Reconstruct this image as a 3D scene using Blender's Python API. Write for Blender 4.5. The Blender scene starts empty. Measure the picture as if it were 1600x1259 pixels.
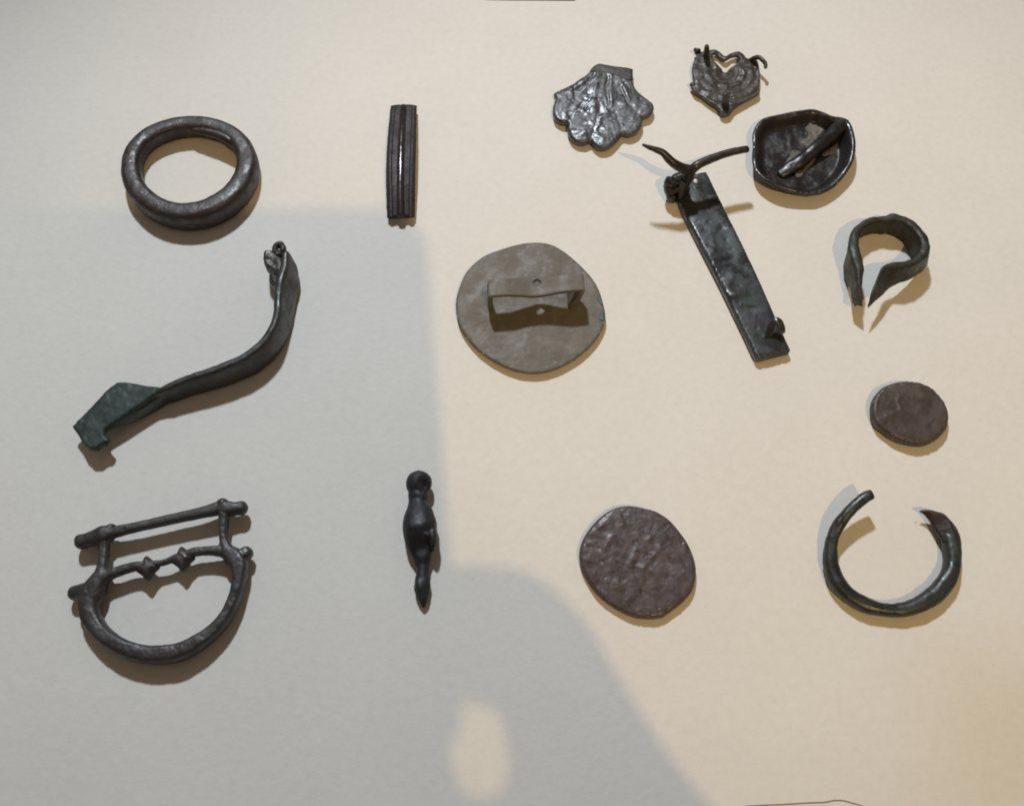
import bpy, bmesh, math, random
import numpy as np
from mathutils import Vector, Matrix, noise
from mathutils.geometry import delaunay_2d_cdt

random.seed(7)
scene = bpy.context.scene
COL = scene.collection
MM = 0.001                                   # all modelling below is in millimetres

# ------------------------------------------------------------------ camera
TILT = math.radians(25.0)
FPX, IW, IH = 1500.0, 1600.0, 1259.0         # focal length in photo pixels
DIST = 187.0                                 # lens to paper along the view axis, mm
CAM = Vector((0, -DIST * math.sin(TILT), DIST * math.cos(TILT)))
C_R = Vector((1, 0, 0))
C_U = Vector((0, math.cos(TILT), math.sin(TILT)))
C_F = Vector((0, math.sin(TILT), -math.cos(TILT)))
cd = bpy.data.cameras.new('camera'); cam = bpy.data.objects.new('camera', cd); COL.objects.link(cam)
cd.sensor_fit = 'HORIZONTAL'; cd.sensor_width = 36.0; cd.lens = 36.0 * FPX / IW
cd.clip_start = 0.005; cd.clip_end = 20.0
cam.location = CAM * MM
cam.rotation_euler = (TILT, 0, 0)
scene.camera = cam

# ------------------------------------------------------------------ light
world = bpy.data.worlds.new('World'); scene.world = world; world.use_nodes = True
bg = world.node_tree.nodes['Background']
bg.inputs[0].default_value = (0.160, 0.120, 0.086, 1); bg.inputs[1].default_value = 1.0

COOL = Vector((-100, 505, 640)); WARM = Vector((230, -543, 900))     # mm
def aim(o, src, dst):
    o.location = src * MM
    o.rotation_euler = (dst - src).to_track_quat('-Z', 'Y').to_euler()
ld = bpy.data.lights.new('cool_lamp', 'SPOT'); ld.shadow_soft_size = 0.028
ld.energy = 17.6; ld.color = (0.91, 1.0, 1.095); ld.spot_size = math.radians(46); ld.spot_blend = 1.0
lo = bpy.data.objects.new('cool_lamp', ld); COL.objects.link(lo); aim(lo, COOL, Vector((4, 22, 0))); lo.scale = (1.0, 0.54, 1.0)
ld = bpy.data.lights.new('warm_lamp', 'SPOT'); ld.shadow_soft_size = 0.008
ld.energy = 13.4; ld.color = (1.0, 0.655, 0.27); ld.spot_size = math.radians(19.5); ld.spot_blend = 1.0
lo = bpy.data.objects.new('warm_lamp', ld); COL.objects.link(lo); aim(lo, WARM, Vector((60, 26, 0)))

vs = scene.view_settings
vs.view_transform = 'Standard'; vs.look = 'None'; vs.exposure = 0.0; vs.gamma = 1.0
vs.use_curve_mapping = False
scene.render.engine = 'CYCLES'
scene.cycles.use_denoising = True
scene.cycles.filter_width = 1.9

# ------------------------------------------------------------------ helpers
def W(px, py, z=0.0):
    """photo pixel -> point on the plane at height z above the paper (mm)"""
    d = C_F * FPX + C_R * (px - IW / 2) - C_U * (py - IH / 2)
    t = (z - CAM.z) / d.z
    return CAM + d * t

def zoomer(x0, y0, s):
    return lambda x, y, z=0.0: W(x0 + x / s, y0 + y / s, z)

def empty(name, base, label, cat, group=None):
    o = bpy.data.objects.new(name, None); COL.objects.link(o)
    o.location = Vector(base) * MM; o.empty_display_size = 0.005
    o['label'] = label; o['category'] = cat
    if group: o['group'] = group
    o['_b'] = 0; del o['_b']
    BASE[o.name] = Vector(base)
    return o
BASE = {}

def link(name, me, mat, parent=None, base=None, label=None):
    """me holds world millimetres; becomes local metres round its thing's base"""
    b = Vector(base) if base is not None else BASE[parent.name]
    me.transform(Matrix.Scale(MM, 4) @ Matrix.Translation(-b))
    for p in me.polygons: p.use_smooth = True
    me.materials.clear(); me.materials.append(mat)
    o = bpy.data.objects.new(name, me); COL.objects.link(o)
    if parent is not None: o.parent = parent
    else: o.location = b * MM
    BASE[o.name] = b
    if label: o['label'] = label
    return o

def mesh_from(verts, faces, name='m'):
    me = bpy.data.meshes.new(name); me.from_pydata([tuple(v) for v in verts], [], faces); me.update()
    bm = bmesh.new(); bm.from_mesh(me)
    bmesh.ops.recalc_face_normals(bm, faces=bm.faces); bm.to_mesh(me); bm.free()
    return me

def fbm(p, f, o=3):
    return noise.fractal(Vector(p) * f, 1.0, 2.0, o, noise_basis='PERLIN_ORIGINAL')

def roughen(me, amp, f, seed=0.0, o=3, keep_floor=True):
    me.update()
    ns = [v.normal.copy() for v in me.vertices]
    for v, n in zip(me.vertices, ns):
        v.co += n * amp * fbm(v.co + Vector((seed, seed * 1.7, seed * .3)), f, o)
        if keep_floor and v.co.z < 0.03: v.co.z = 0.03
    me.update()

def catmull(pts, n, closed=False):
    """pts: list of tuples (any length); n samples per span"""
    P = [np.array(p, float) for p in pts]; out = []
    N = len(P); spans = N if closed else N - 1
    for i in range(spans):
        if closed: a, b, c, d = P[i - 1], P[i], P[(i + 1) % N], P[(i + 2) % N]
        else:
            b, c = P[i], P[i + 1]
            a = P[i - 1] if i > 0 else 2 * b - c
            d = P[i + 2] if i + 2 < N else 2 * c - b
        for k in range(n):
            t = k / n
            out.append(.5 * ((2 * b) + (-a + c) * t + (2 * a - 5 * b + 4 * c - d) * t * t + (-a + 3 * b - 3 * c + d) * t ** 3))
    if not closed: out.append(P[-1])
    return out

def sweep(stations, seg=18, n=6, closed=False, power=2.0, round_ends=(True, True), profile=None):
    """stations: (x,y,z, half_width, half_height) in mm. A tube of superellipse section."""
    S = catmull(stations, n, closed)
    N = len(S)
    pos = [Vector(s[:3]) for s in S]
    rings = []
    def frame(i):
        if closed: t = pos[(i + 1) % N] - pos[i - 1]
        else: t = pos[min(i + 1, N - 1)] - pos[max(i - 1, 0)]
        t.normalize()
        up = Vector((0, 0, 1))
        if abs(t.z) > .93: up = Vector((0, 1, 0))
        s = t.cross(up).normalized(); u = s.cross(t).normalized()
        return t, s, u
    def ring(c, s, u, a, b):
        R = []
        for k in range(seg):
            th = 2 * math.pi * k / seg
            x, y = math.cos(th), math.sin(th)
            if profile: x, y = profile(th, x, y)
            else:
                x = math.copysign(abs(x) ** (2 / power), x); y = math.copysign(abs(y) ** (2 / power), y)
            R.append(c + s * (x * a) + u * (y * b))
        return R
    for i in range(N):
        t, s, u = frame(i); a, b = S[i][3], S[i][4]
        if not closed and i == 0 and round_ends[0]:
            for q in (1.0, .8, .45):
                k = math.sqrt(max(0, 1 - q * q)); rings.append(ring(pos[i] - t * min(a, b) * q * .9, s, u, a * max(k, .12), b * max(k, .12)))
        rings.append(ring(pos[i], s, u, a, b))
        if not closed and i == N - 1 and round_ends[1]:
            for q in (.45, .8, 1.0):
                k = math.sqrt(max(0, 1 - q * q)); rings.append(ring(pos[i] + t * min(a, b) * q * .9, s, u, a * max(k, .12), b * max(k, .12)))
    V = [v for r in rings for v in r]; F = []
    M = len(rings)
    for i in range(M if closed else M - 1):
        j = (i + 1) % M
        for k in range(seg):
            l = (k + 1) % seg
            F.append((i * seg + k, i * seg + l, j * seg + l, j * seg + k))
    if not closed:
        F.append(tuple(range(seg))[::-1]); F.append(tuple((M - 1) * seg + k for k in range(seg)))
    return mesh_from(V, F)

def resample(poly, step):
    out = []
    n = len(poly)
    for i in range(n):
        a, b = np.array(poly[i]), np.array(poly[(i + 1) % n])
        m = max(1, int(np.linalg.norm(b - a) / step))
        for k in range(m): out.append(tuple(a + (b - a) * k / m))
    return out

def inside(pt, poly):
    x, y = pt; c = False; n = len(poly); j = n - 1
    for i in range(n):
        xi, yi = poly[i]; xj, yj = poly[j]
        if (yi > y) != (yj > y) and x < (xj - xi) * (y - yi) / (yj - yi) + xi: c = not c
        j = i
    return c

def seg_dist(P, loops):
    P = np.array(P); best = np.full(len(P), 1e9)
    for L in loops:
        A = np.array(L); B = np.roll(A, -1, axis=0)
        for a, b in zip(A, B):
            ab = b - a; l2 = max(ab @ ab, 1e-12)
            t = np.clip(((P - a) @ ab) / l2, 0, 1)
            d = np.hypot(*(P - (a + t[:, None] * ab)).T)
            best = np.minimum(best, d)
    return best

def slab(outline, ztop, zbot, step=.45, holes=(), edge=.35, smooth=True, jitter=.25):
    """a plate with relief: outline/holes are lists of (x,y) mm; ztop/zbot(x,y,d) give heights, d = distance to the rim"""
    def prep(o, n=4):
        o = [(p[0], p[1]) for p in o]
        if smooth: o = [tuple(p) for p in catmull(o, n, True)]
        return resample(o, step * .8)
    outer = prep(outline); hs = [prep(h) for h in holes]
    loops = [outer] + hs
    xs = [p[0] for p in outer]; ys = [p[1] for p in outer]
    pts = []
    y = min(ys); r = 0
    while y < max(ys):
        x = min(xs) + (step * .5 if r % 2 else 0)
        while x < max(xs):
            pts.append((x + random.uniform(-1, 1) * step * jitter, y + random.uniform(-1, 1) * step * jitter)); x += step
        y += step * .87; r += 1
    pts = [p for p in pts if inside(p, outer) and not any(inside(p, h) for h in hs)]
    if pts:
        d = seg_dist(pts, loops); pts = [p for p, q in zip(pts, d) if q > step * .45]
    # rings close to the rim so that it can be rounded
    V = []; E = []
    for L in loops:
        k0 = len(V); V += L; n = len(L)
        E += [(k0 + i, k0 + (i + 1) % n) for i in range(n)]
    V += pts
    vv, ee, ff, _, _, _ = delaunay_2d_cdt([Vector(p) for p in V], E, [], 0, 1e-6)
    vv = [(v.x, v.y) for v in vv]; tris = []
    for f in ff:
        c = tuple(sum(vv[i][k] for i in f) / 3 for k in (0, 1))
        if inside(c, outer) and not any(inside(c, h) for h in hs): tris.append(tuple(f))
    used = sorted({i for t in tris for i in t}); mp = {i: k for k, i in enumerate(used)}
    vv = [vv[i] for i in used]; tris = [tuple(mp[i] for i in t) for t in tris]
    D = seg_dist(vv, loops)
    n = len(vv); top = []; bot = []
    for (x, y), d in zip(vv, D):
        zt, zb = ztop(x, y, d), zbot(x, y, d)
        if d < edge:
            m = (zt + zb) / 2; q = math.sqrt(max(0, 1 - (1 - d / edge) ** 2)); q = .45 + .55 * q
            zt = m + (zt - m) * q; zb = m + (zb - m) * q
        top.append((x, y, max(zt, .05))); bot.append((x, y, max(min(zb, zt - .05), .02)))
    F = [t for t in tris] + [tuple(i + n for i in t[::-1]) for t in tris]
    cnt = {}
    for t in tris:
        for a, b in ((t[0], t[1]), (t[1], t[2]), (t[2], t[0])):
            cnt[(min(a, b), max(a, b))] = cnt.get((min(a, b), max(a, b)), 0) + 1
    for (a, b), c in cnt.items():
        if c == 1: F.append((a, b, b + n, a + n))
    return mesh_from(top + bot, F)

def ribbon(stations, n=5, closed_ends=True, rnd=True):
    """stations: top xyz, bottom xyz, thickness (mm): an upright band"""
    S = catmull([tuple(t) + tuple(b) + (th,) for t, b, th in stations], n)
    N = len(S); V = []; m = 8
    for i, s in enumerate(S):
        t, b, th = Vector(s[:3]), Vector(s[3:6]), s[6]
        p, q = S[max(i - 1, 0)], S[min(i + 1, N - 1)]
        tan = (Vector(q[:3]) - Vector(p[:3])); up = (t - b)
        if up.length < 1e-6: up = Vector((0, 0, .01))
        nrm = tan.cross(up).normalized()
        u = up.normalized(); h = up.length; c = (t + b) / 2
        for k in range(12):
            a = 2 * math.pi * (k + .5) / 12
            x = math.copysign(abs(math.cos(a)) ** .45, math.cos(a)); y = math.copysign(abs(math.sin(a)) ** .38, math.sin(a))
            V.append(c + nrm * (x * th / 2) + u * (y * h / 2))
    F = []
    for i in range(N - 1):
        for k in range(12):
            l = (k + 1) % 12
            F.append((i * 12 + k, i * 12 + l, (i + 1) * 12 + l, (i + 1) * 12 + k))
    F.append(tuple(range(12))[::-1]); F.append(tuple((N - 1) * 12 + k for k in range(12)))
    me = mesh_from(V, F)
    return me

def ellipsoid(c, r, rot=None, seg=24):
    bm = bmesh.new(); bmesh.ops.create_uvsphere(bm, u_segments=seg, v_segments=seg // 2, radius=1)
    me = bpy.data.meshes.new('e'); bm.to_mesh(me); bm.free()
    M = Matrix.Translation(Vector(c)) @ (rot.to_4x4() if rot else Matrix.Identity(4)) @ Matrix.Diagonal((r[0], r[1], r[2], 1))
    me.transform(M); return me

def merge(meshes):
    V = []; F = []
    for me in meshes:
        k = len(V); V += [v.co.copy() for v in me.vertices]; F += [tuple(i + k for i in p.vertices) for p in me.polygons]
        bpy.data.meshes.remove(me)
    me = bpy.data.meshes.new('j'); me.from_pydata([tuple(v) for v in V], [], F); me.update(); return me

def fuse(meshes, voxel=.22, smooth=4):
    """voxel-remesh overlapping solids into one continuous cast surface"""
    me = merge(meshes)
    o = bpy.data.objects.new('tmp', me); COL.objects.link(o)
    md = o.modifiers.new('r', 'REMESH'); md.mode = 'VOXEL'; md.voxel_size = voxel
    if smooth:
        sm = o.modifiers.new('s', 'SMOOTH'); sm.factor = .5; sm.iterations = smooth
    dg = bpy.context.evaluated_depsgraph_get(); dg.update()
    out = bpy.data.meshes.new_from_object(o.evaluated_get(dg))
    bpy.data.objects.remove(o); bpy.data.meshes.remove(me)
    return out

# ------------------------------------------------------------------ materials
def new_mat(name):
    m = bpy.data.materials.new(name); m.use_nodes = True
    nt = m.node_tree; b = nt.nodes['Principled BSDF']
    return m, nt, b

def node(nt, t, **kw):
    n = nt.nodes.new(t)
    for k, v in kw.items(): setattr(n, k, v)
    return n

def ramp(nt, fac, stops, interp='LINEAR'):
    r = node(nt, 'ShaderNodeValToRGB'); r.color_ramp.interpolation = interp
    el = r.color_ramp.elements
    while len(el) < len(stops): el.new(.5)
    for e, (p, c) in zip(el, stops):
        e.position = p; e.color = (*c, 1) if len(c) == 3 else c
    nt.links.new(fac, r.inputs[0]); return r.outputs[0]

def noise_tex(nt, vec, scale, detail=5, rough=.6, dist=0.0):
    n = node(nt, 'ShaderNodeTexNoise'); n.inputs['Scale'].default_value = scale
    n.inputs['Detail'].default_value = detail; n.inputs['Roughness'].default_value = rough
    n.inputs['Distortion'].default_value = dist
    nt.links.new(vec, n.inputs['Vector']); return n.outputs[0]

def mix(nt, fac, a, b):
    n = node(nt, 'ShaderNodeMix', data_type='RGBA')
    nt.links.new(fac, n.inputs[0])
    for s, v in ((6, a), (7, b)):
        if isinstance(v, tuple): n.inputs[s].default_value = (*v, 1)
        else: nt.links.new(v, n.inputs[s])
    return n.outputs[2]

def patina(name, c1, c2, c3, amt=.5, rough=(.3, .5), metal=.3, grain=900, bump=.00008, blotch=170, spec=.5, ior=1.75, c4=None, pits=.00010, wear=None):
    """corroded metal: two body tones, an accent bloom, optional verdigris c4, polished and dull patches, pits and grain"""
    m, nt, b = new_mat(name)
    tc = node(nt, 'ShaderNodeTexCoord').outputs['Object']
    base = ramp(nt, noise_tex(nt, tc, blotch, 6, .62, .6), [(.36, c1), (.62, c2)])
    mask = ramp(nt, noise_tex(nt, tc, blotch * 2.1, 7, .66, 1.0), [(.62 - .3 * amt, (0, 0, 0)), (.78 - .2 * amt, (1, 1, 1))])
    col = mix(nt, mask, base, c3)
    if c4:
        mp = node(nt, 'ShaderNodeMapping'); mp.inputs['Location'].default_value = (.31, .17, .05); nt.links.new(tc, mp.inputs[0])
        col = mix(nt, ramp(nt, noise_tex(nt, mp.outputs[0], blotch * 1.3, 8, .7, .8), [(.56, (0, 0, 0)), (.66, (.85, .85, .85))]), col, c4)
    if wear:
        geo = node(nt, 'ShaderNodeNewGeometry')
        col = mix(nt, ramp(nt, geo.outputs['Pointiness'], [(.53, (0, 0, 0)), (.62, (.7, .7, .7))]), col, wear)
    nt.links.new(col, b.inputs['Base Color'])
    rr = node(nt, 'ShaderNodeMapRange', interpolation_type='SMOOTHSTEP')
    nt.links.new(noise_tex(nt, tc, blotch * 1.6, 6, .62, .5), rr.inputs[0])
    rr.inputs[1].default_value = .38; rr.inputs[2].default_value = .62
    rr.inputs[3].default_value = rough[0]; rr.inputs[4].default_value = rough[1]
    nt.links.new(rr.outputs[0], b.inputs['Roughness'])
    b.inputs['Metallic'].default_value = metal
    b.inputs['Specular IOR Level'].default_value = spec; b.inputs['IOR'].default_value = ior
    bp = node(nt, 'ShaderNodeBump'); bp.inputs['Strength'].default_value = 1.0; bp.inputs['Distance'].default_value = bump
    nt.links.new(noise_tex(nt, tc, grain, 6, .6), bp.inputs['Height'])
    last = bp.outputs[0]
    if pits:
        vo = node(nt, 'ShaderNodeTexVoronoi'); vo.inputs['Scale'].default_value = grain * .55; nt.links.new(tc, vo.inputs['Vector'])
        hole = ramp(nt, vo.outputs['Distance'], [(.05, (0, 0, 0)), (.30, (1, 1, 1))])
        keep = ramp(nt, noise_tex(nt, tc, blotch * 1.4, 4, .6), [(.50, (0, 0, 0)), (.60, (1, 1, 1))])
        hm = mix(nt, keep, (1.0, 1.0, 1.0), hole)
        b2 = node(nt, 'ShaderNodeBump'); b2.inputs['Strength'].default_value = 1.0; b2.inputs['Distance'].default_value = pits
        nt.links.new(hm, b2.inputs['Height']); nt.links.new(last, b2.inputs['Normal']); last = b2.outputs[0]
    nt.links.new(last, b.inputs['Normal'])
    return m

G = (.030, .058, .046)      # verdigris
M_RING = patina('ring_bronze', (.015, .014, .013), (.034, .026, .023), (.066, .038, .036), .42, (.36, .62), .25, 900, .00010, c4=(.026, .035, .031), wear=(.07, .06, .055))
M_STRIP = patina('strip_bronze', (.018, .015, .015), (.034, .027, .026), (.045, .036, .032), .3, (.46, .64), .2, 1800, .00012, ior=1.5)
M_RIB = patina('strip_polished_rib', (.022, .019, .019), (.034, .028, .028), (.045, .036, .034), .3, (.14, .24), .4, 900, .00002, ior=2.0, pits=0)
M_FIB = patina('brooch_dark_bronze', (.016, .014, .010), (.040, .030, .022), (.030, .042, .036), .5, (.34, .58), .2, 900, .00010, c4=(.030, .056, .048), wear=(.06, .07, .075))
M_FIBG = patina('brooch_green_patina', (.020, .036, .031), (.044, .068, .059), (.018, .026, .022), .4, (.42, .66), .1, 700, .00009, ior=1.5, c4=(.05, .085, .072))
M_BUCK = patina('buckle_bronze', (.024, .018, .018), (.046, .036, .036), (.022, .036, .030), .5, (.40, .60), .2, 800, .00007, wear=(.065, .058, .06))
M_BIRD = patina('figure_black_bronze', (.006, .008, .010), (.016, .018, .022), (.020, .024, .029), .3, (.46, .64), .15, 700, .00005, ior=1.6)
M_PEWT = patina('pewter', (.135, .119, .094), (.160, .144, .119), (.185, .172, .15), .25, (.5, .66), .1, 650, .00007, 150, ior=1.45, c4=(.118, .107, .085), pits=.00010)
M_BLUE = patina('blue_corrosion', (.05, .085, .105), (.11, .17, .20), (.15, .14, .12), .6, (.5, .7), .05, 900, .0002, 500, ior=1.45)
M_SHELL = patina('shell_metal', (.050, .048, .050), (.095, .095, .102), (.040, .032, .030), .35, (.26, .54), .4, 900, .00009, ior=1.9, pits=.00018)
M_SHELLT = patina('shell_matte', (.046, .043, .037), (.070, .067, .059), (.04, .037, .032), .4, (.5, .65), .2, 900, .0001, ior=1.5)
M_HEART = patina('heart_mount_bronze', (.036, .030, .022), (.080, .072, .062), (.030, .021, .012), .5, (.38, .62), .2, 900, .00010, 260, ior=1.6, wear=(.12, .11, .10))
M_DOME = patina('dome_dark_bronze', (.009, .009, .011), (.024, .023, .026), (.026, .015, .014), .4, (.22, .46), .3, 700, .00004, wear=(.06, .055, .055))
M_SOLDER = patina('solder', (.12, .115, .095), (.22, .21, .185), (.07, .062, .045), .5, (.5, .7), .2, 1500, .0003, 500, ior=1.5)
M_PLATE = patina('plate_bronze', (.010, .012, .016), (.027, .024, .031), (.022, .040, .031), .6, (.24, .54), .25, 800, .00005, 150, c4=G, pits=.00008, wear=(.10, .11, .13))
M_WIRE = patina('wire_bronze', (.014, .011, .009), (.028, .022, .018), (.022, .026, .023), .35, (.32, .52), .2, 900, .00006, ior=1.6)
M_OPEN = patina('open_ring_bronze', (.017, .019, .014), (.040, .036, .026), (.030, .044, .039), .55, (.42, .62), .15, 900, .00014, 200, ior=1.55, c4=(.040, .068, .058))
M_COIN = patina('coin_copper', (.054, .036, .036), (.088, .064, .064), (.034, .022, .022), .42, (.34, .62), .2, 800, .00012, 300, ior=1.65, pits=.00020, wear=(.12, .10, .10))
M_COIN2 = patina('coin_copper_small', (.060, .045, .037), (.092, .071, .062), (.046, .032, .025), .35, (.36, .60), .2, 800, .00008, 220, ior=1.6)
M_PEN = patina('penannular_bronze', (.007, .010, .010), (.019, .022, .021), (.026, .041, .041), .45, (.30, .54), .2, 900, .00008, 180, c4=(.028, .052, .045))
M_PENB = patina('terminal_brown', (.020, .012, .011), (.036, .024, .022), (.016, .014, .012), .4, (.4, .56), .25, 900, .0001)
M_GLINT = patina('tin', (.62, .61, .58), (.72, .71, .68), (.55, .53, .5), .3, (.4, .5), .2, 900, .00003, ior=1.6)  # near-white base colour, paints a small glint
M_RUST = patina('copper_spot', (.20, .085, .045), (.30, .14, .08), (.12, .06, .04), .4, (.4, .6), .3, 900, .0001)

def paper_mat():
    m, nt, b = new_mat('paper')
    tc = node(nt, 'ShaderNodeTexCoord').outputs['Object']
    col = ramp(nt, noise_tex(nt, tc, 45, 5, .55), [(.3, (.780, .765, .715)), (.7, (.812, .797, .748))])
    fine = ramp(nt, noise_tex(nt, tc, 600, 4, .6), [(.30, (.955, .955, .95)), (.62, (1, 1, 1))])
    mm = node(nt, 'ShaderNodeMix', data_type='RGBA', blend_type='MULTIPLY'); mm.inputs[0].default_value = 1
    nt.links.new(col, mm.inputs[6]); nt.links.new(fine, mm.inputs[7])
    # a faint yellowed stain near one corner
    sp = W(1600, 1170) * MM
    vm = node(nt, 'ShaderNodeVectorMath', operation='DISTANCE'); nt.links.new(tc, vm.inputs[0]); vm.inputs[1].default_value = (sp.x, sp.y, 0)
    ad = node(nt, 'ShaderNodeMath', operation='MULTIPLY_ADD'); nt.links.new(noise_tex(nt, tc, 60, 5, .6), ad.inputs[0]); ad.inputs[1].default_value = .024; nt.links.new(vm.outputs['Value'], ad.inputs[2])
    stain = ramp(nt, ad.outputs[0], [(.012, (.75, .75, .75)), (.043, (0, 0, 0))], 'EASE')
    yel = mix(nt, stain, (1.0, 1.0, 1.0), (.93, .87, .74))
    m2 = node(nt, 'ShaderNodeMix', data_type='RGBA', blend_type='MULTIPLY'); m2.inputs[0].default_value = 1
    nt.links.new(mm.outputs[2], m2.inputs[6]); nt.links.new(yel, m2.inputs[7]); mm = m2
    # sparse flecks in the pulp
    vo = node(nt, 'ShaderNodeTexVoronoi'); vo.inputs['Scale'].default_value = 58
    nv = node(nt, 'ShaderNodeMapping'); nv.inputs['Scale'].default_value = (1, 1.5, 1); nt.links.new(tc, nv.inputs[0])
    nt.links.new(nv.outputs[0], vo.inputs['Vector'])
    fl = ramp(nt, vo.outputs['Distance'], [(.010, (1, 1, 1)), (.024, (0, 0, 0))])
    sel = ramp(nt, vo.outputs['Color'], [(.50, (0, 0, 0)), (.62, (.5, .5, .5))])
    ml = node(nt, 'ShaderNodeMath', operation='MULTIPLY'); nt.links.new(fl, ml.inputs[0]); nt.links.new(sel, ml.inputs[1])
    out = mix(nt, ml.outputs[0], mm.outputs[2], (.36, .33, .29))
    nt.links.new(out, b.inputs['Base Color'])
    b.inputs['Roughness'].default_value = .62; b.inputs['Specular IOR Level'].default_value = .22
    bp = node(nt, 'ShaderNodeBump'); bp.inputs['Strength'].default_value = .35; bp.inputs['Distance'].default_value = .0002
    nt.links.new(noise_tex(nt, tc, 900, 5, .65), bp.inputs['Height']); nt.links.new(bp.outputs[0], b.inputs['Normal'])
    return m

def wood_mat():
    m, nt, b = new_mat('table_wood')
    tc = node(nt, 'ShaderNodeTexCoord').outputs['Object']
    mp = node(nt, 'ShaderNodeMapping'); mp.inputs['Scale'].default_value = (6, 90, 6); nt.links.new(tc, mp.inputs[0])
    nt.links.new(ramp(nt, noise_tex(nt, mp.outputs[0], 2, 6, .6, .4), [(.3, (.06, .035, .02)), (.7, (.16, .095, .05))]), b.inputs['Base Color'])
    b.inputs['Roughness'].default_value = .45
    return m

def plain(name, c, r, metal=0.0):
    m, nt, b = new_mat(name)
    tc = node(nt, 'ShaderNodeTexCoord').outputs['Object']
    d = tuple(x * .8 for x in c)
    nt.links.new(ramp(nt, noise_tex(nt, tc, 120, 4), [(.3, d), (.7, c)]), b.inputs['Base Color'])
    b.inputs['Roughness'].default_value = r; b.inputs['Metallic'].default_value = metal
    return m
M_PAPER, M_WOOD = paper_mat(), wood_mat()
M_PHONE, M_SKIN, M_HAIR = plain('phone_body', (.03, .03, .033), .4), plain('skin', (.45, .28, .2), .55), plain('brown_fibre', (.34, .25, .20), .8)

# ------------------------------------------------------------------ the setting
def sheet(name, poly, z0, z1, mat, nx=1):
    n = len(poly)
    V = [(x, y, z1) for x, y in poly] + [(x, y, z0) for x, y in poly]
    F = [tuple(range(n)), tuple(range(2 * n - 1, n - 1, -1))] + [(i, (i + 1) % n, (i + 1) % n + n, i + n) for i in range(n)]
    me = mesh_from(V, F); o = link(name, me, mat, base=(0, 0, 0))
    for p in me.polygons: p.use_smooth = False
    o['kind'] = 'structure'; return o
edge_px = [(-700, -6), (200, -7), (620, -5), (735, -2.5), (760, 0.8), (800, 1.6), (850, 1.8), (897, 2.2), (905, -2), (960, -6), (1500, -9), (2300, -12)]
te = [W(x, y) for x, y in edge_px]
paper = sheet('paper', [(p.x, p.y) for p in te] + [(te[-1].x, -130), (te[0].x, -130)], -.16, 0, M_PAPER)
table = sheet('table', [(-420, -330), (420, -330), (420, 330), (-420, 330)], -20, -.2, M_WOOD)

# a thin brown fibre at the lower edge of the picture
base = W(1265, 1254)
hp = [(1150, 1262), (1171, 1258.5), (1201, 1257), (1231, 1255.5), (1261, 1253.7), (1287, 1252.7), (1302, 1250), (1317, 1250), (1332, 1254), (1347, 1258.5), (1362, 1266)]
me = sweep([(*W(x, y, .06)[:], .09, .05) for x, y in hp], 8, 4)
o = link('brown_fibre', me, M_HAIR, base=base)
o['label'] = 'thin brown fibre lying curved on the paper at the bottom edge'; o['category'] = 'fibre'

# ------------------------------------------------------------------ 1 heavy ring
Z = zoomer(160, 160, 5.714)
b0 = W(298, 275)
t = empty('ring', b0, 'heavy dark brown bronze ring with a lapped seam, whole and closed', 'ring')
rp = [(312, 201, 1.95), (345, 205, 2.0), (375, 224, 2.2), (391, 256, 2.35), (384, 289, 2.45), (355, 315, 2.5), (322, 332, 2.5), (287, 338, 2.45), (252, 330, 2.4),
      (224, 311, 2.3), (207, 284, 2.15), (206, 256, 2.05), (219, 230, 2.0), (243, 212, 2.0), (276, 203, 1.95)]
rw = np.array([(*W(x, y, 2.6)[:2], r_) for x, y, r_ in rp]); ft = np.fft.fft(rw, axis=0); ft[3:-2] = 0; rw = np.fft.ifft(ft, axis=0).real   # keep a smooth oval
me = sweep([(x, y, 2.6, r_ * .96, r_ * 1.15) for x, y, r_ in rw], 32, 9, True, 3.2)
roughen(me, .07, .16, 3, 3); roughen(me, .06, .8, 9, 3)
link('hoop', me, M_RING, t)
me = sweep([(*W(x, y, z), r, r * .9) for x, y, z, r in [(300, 203, 3.6, .5), (322, 206, 3.9, .9), (346, 213, 4.0, 1.05), (363, 223, 3.9, 1.0), (374, 234, 3.6, .75), (378, 242, 3.2, .4)]], 16, 6)
roughen(me, .12, .8, 2)
link('lapped_end', me, M_RING, t)

# ------------------------------------------------------------------ 2 ribbed strip
b0 = W(627, 258)
t = empty('ribbed_strip', b0, 'narrow arched dark strip with a shiny central rib, standing upright between the rings and shell', 'strip')
t['label'] = 'narrow arched dark metal strip with a shiny rib along its middle'
def strip_pts(off, dz, n=15, ext=0.0):
    P = []
    for i in range(n):
        f = i / (n - 1)
        y = 167 + (339.5 - 167) * f
        cx = 631 - 4.5 * f - 4.0 * math.sin(math.pi * f)*.55
        half = 19.2 + 1.9 * math.sin(math.pi * min(1, f * 1.2))
        z = .9 + 2.1 * math.sin(math.pi * (f * .86 + .1)) ** 1.0 + dz
        P.append((cx + off * half, y, z))
    return P
def band_prof(th, x, y):
    xx = math.copysign(abs(x) ** .45, x); yy = math.copysign(abs(y) ** .45, y)
    if y > 0: yy *= (1 - .35 * abs(xx) ** 2)
    return xx, yy
me = sweep([(*W(*p), 2.95 + .25 * math.sin(i / 14 * 3.14), .62) for i, p in enumerate(strip_pts(0, 0))], 28, 4, False, profile=band_prof, round_ends=(False, False))
roughen(me, .06, 1.2, 4, keep_floor=False)
link('band', me, M_STRIP, t)
me = sweep([(*W(*p), .78, .6) for p in strip_pts(-.02, .60)], 14, 4, round_ends=(True, False)); roughen(me, .04, .9, 5, keep_floor=False)
link('rib', me, M_RIB, t, label='smooth shiny raised rib')
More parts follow.
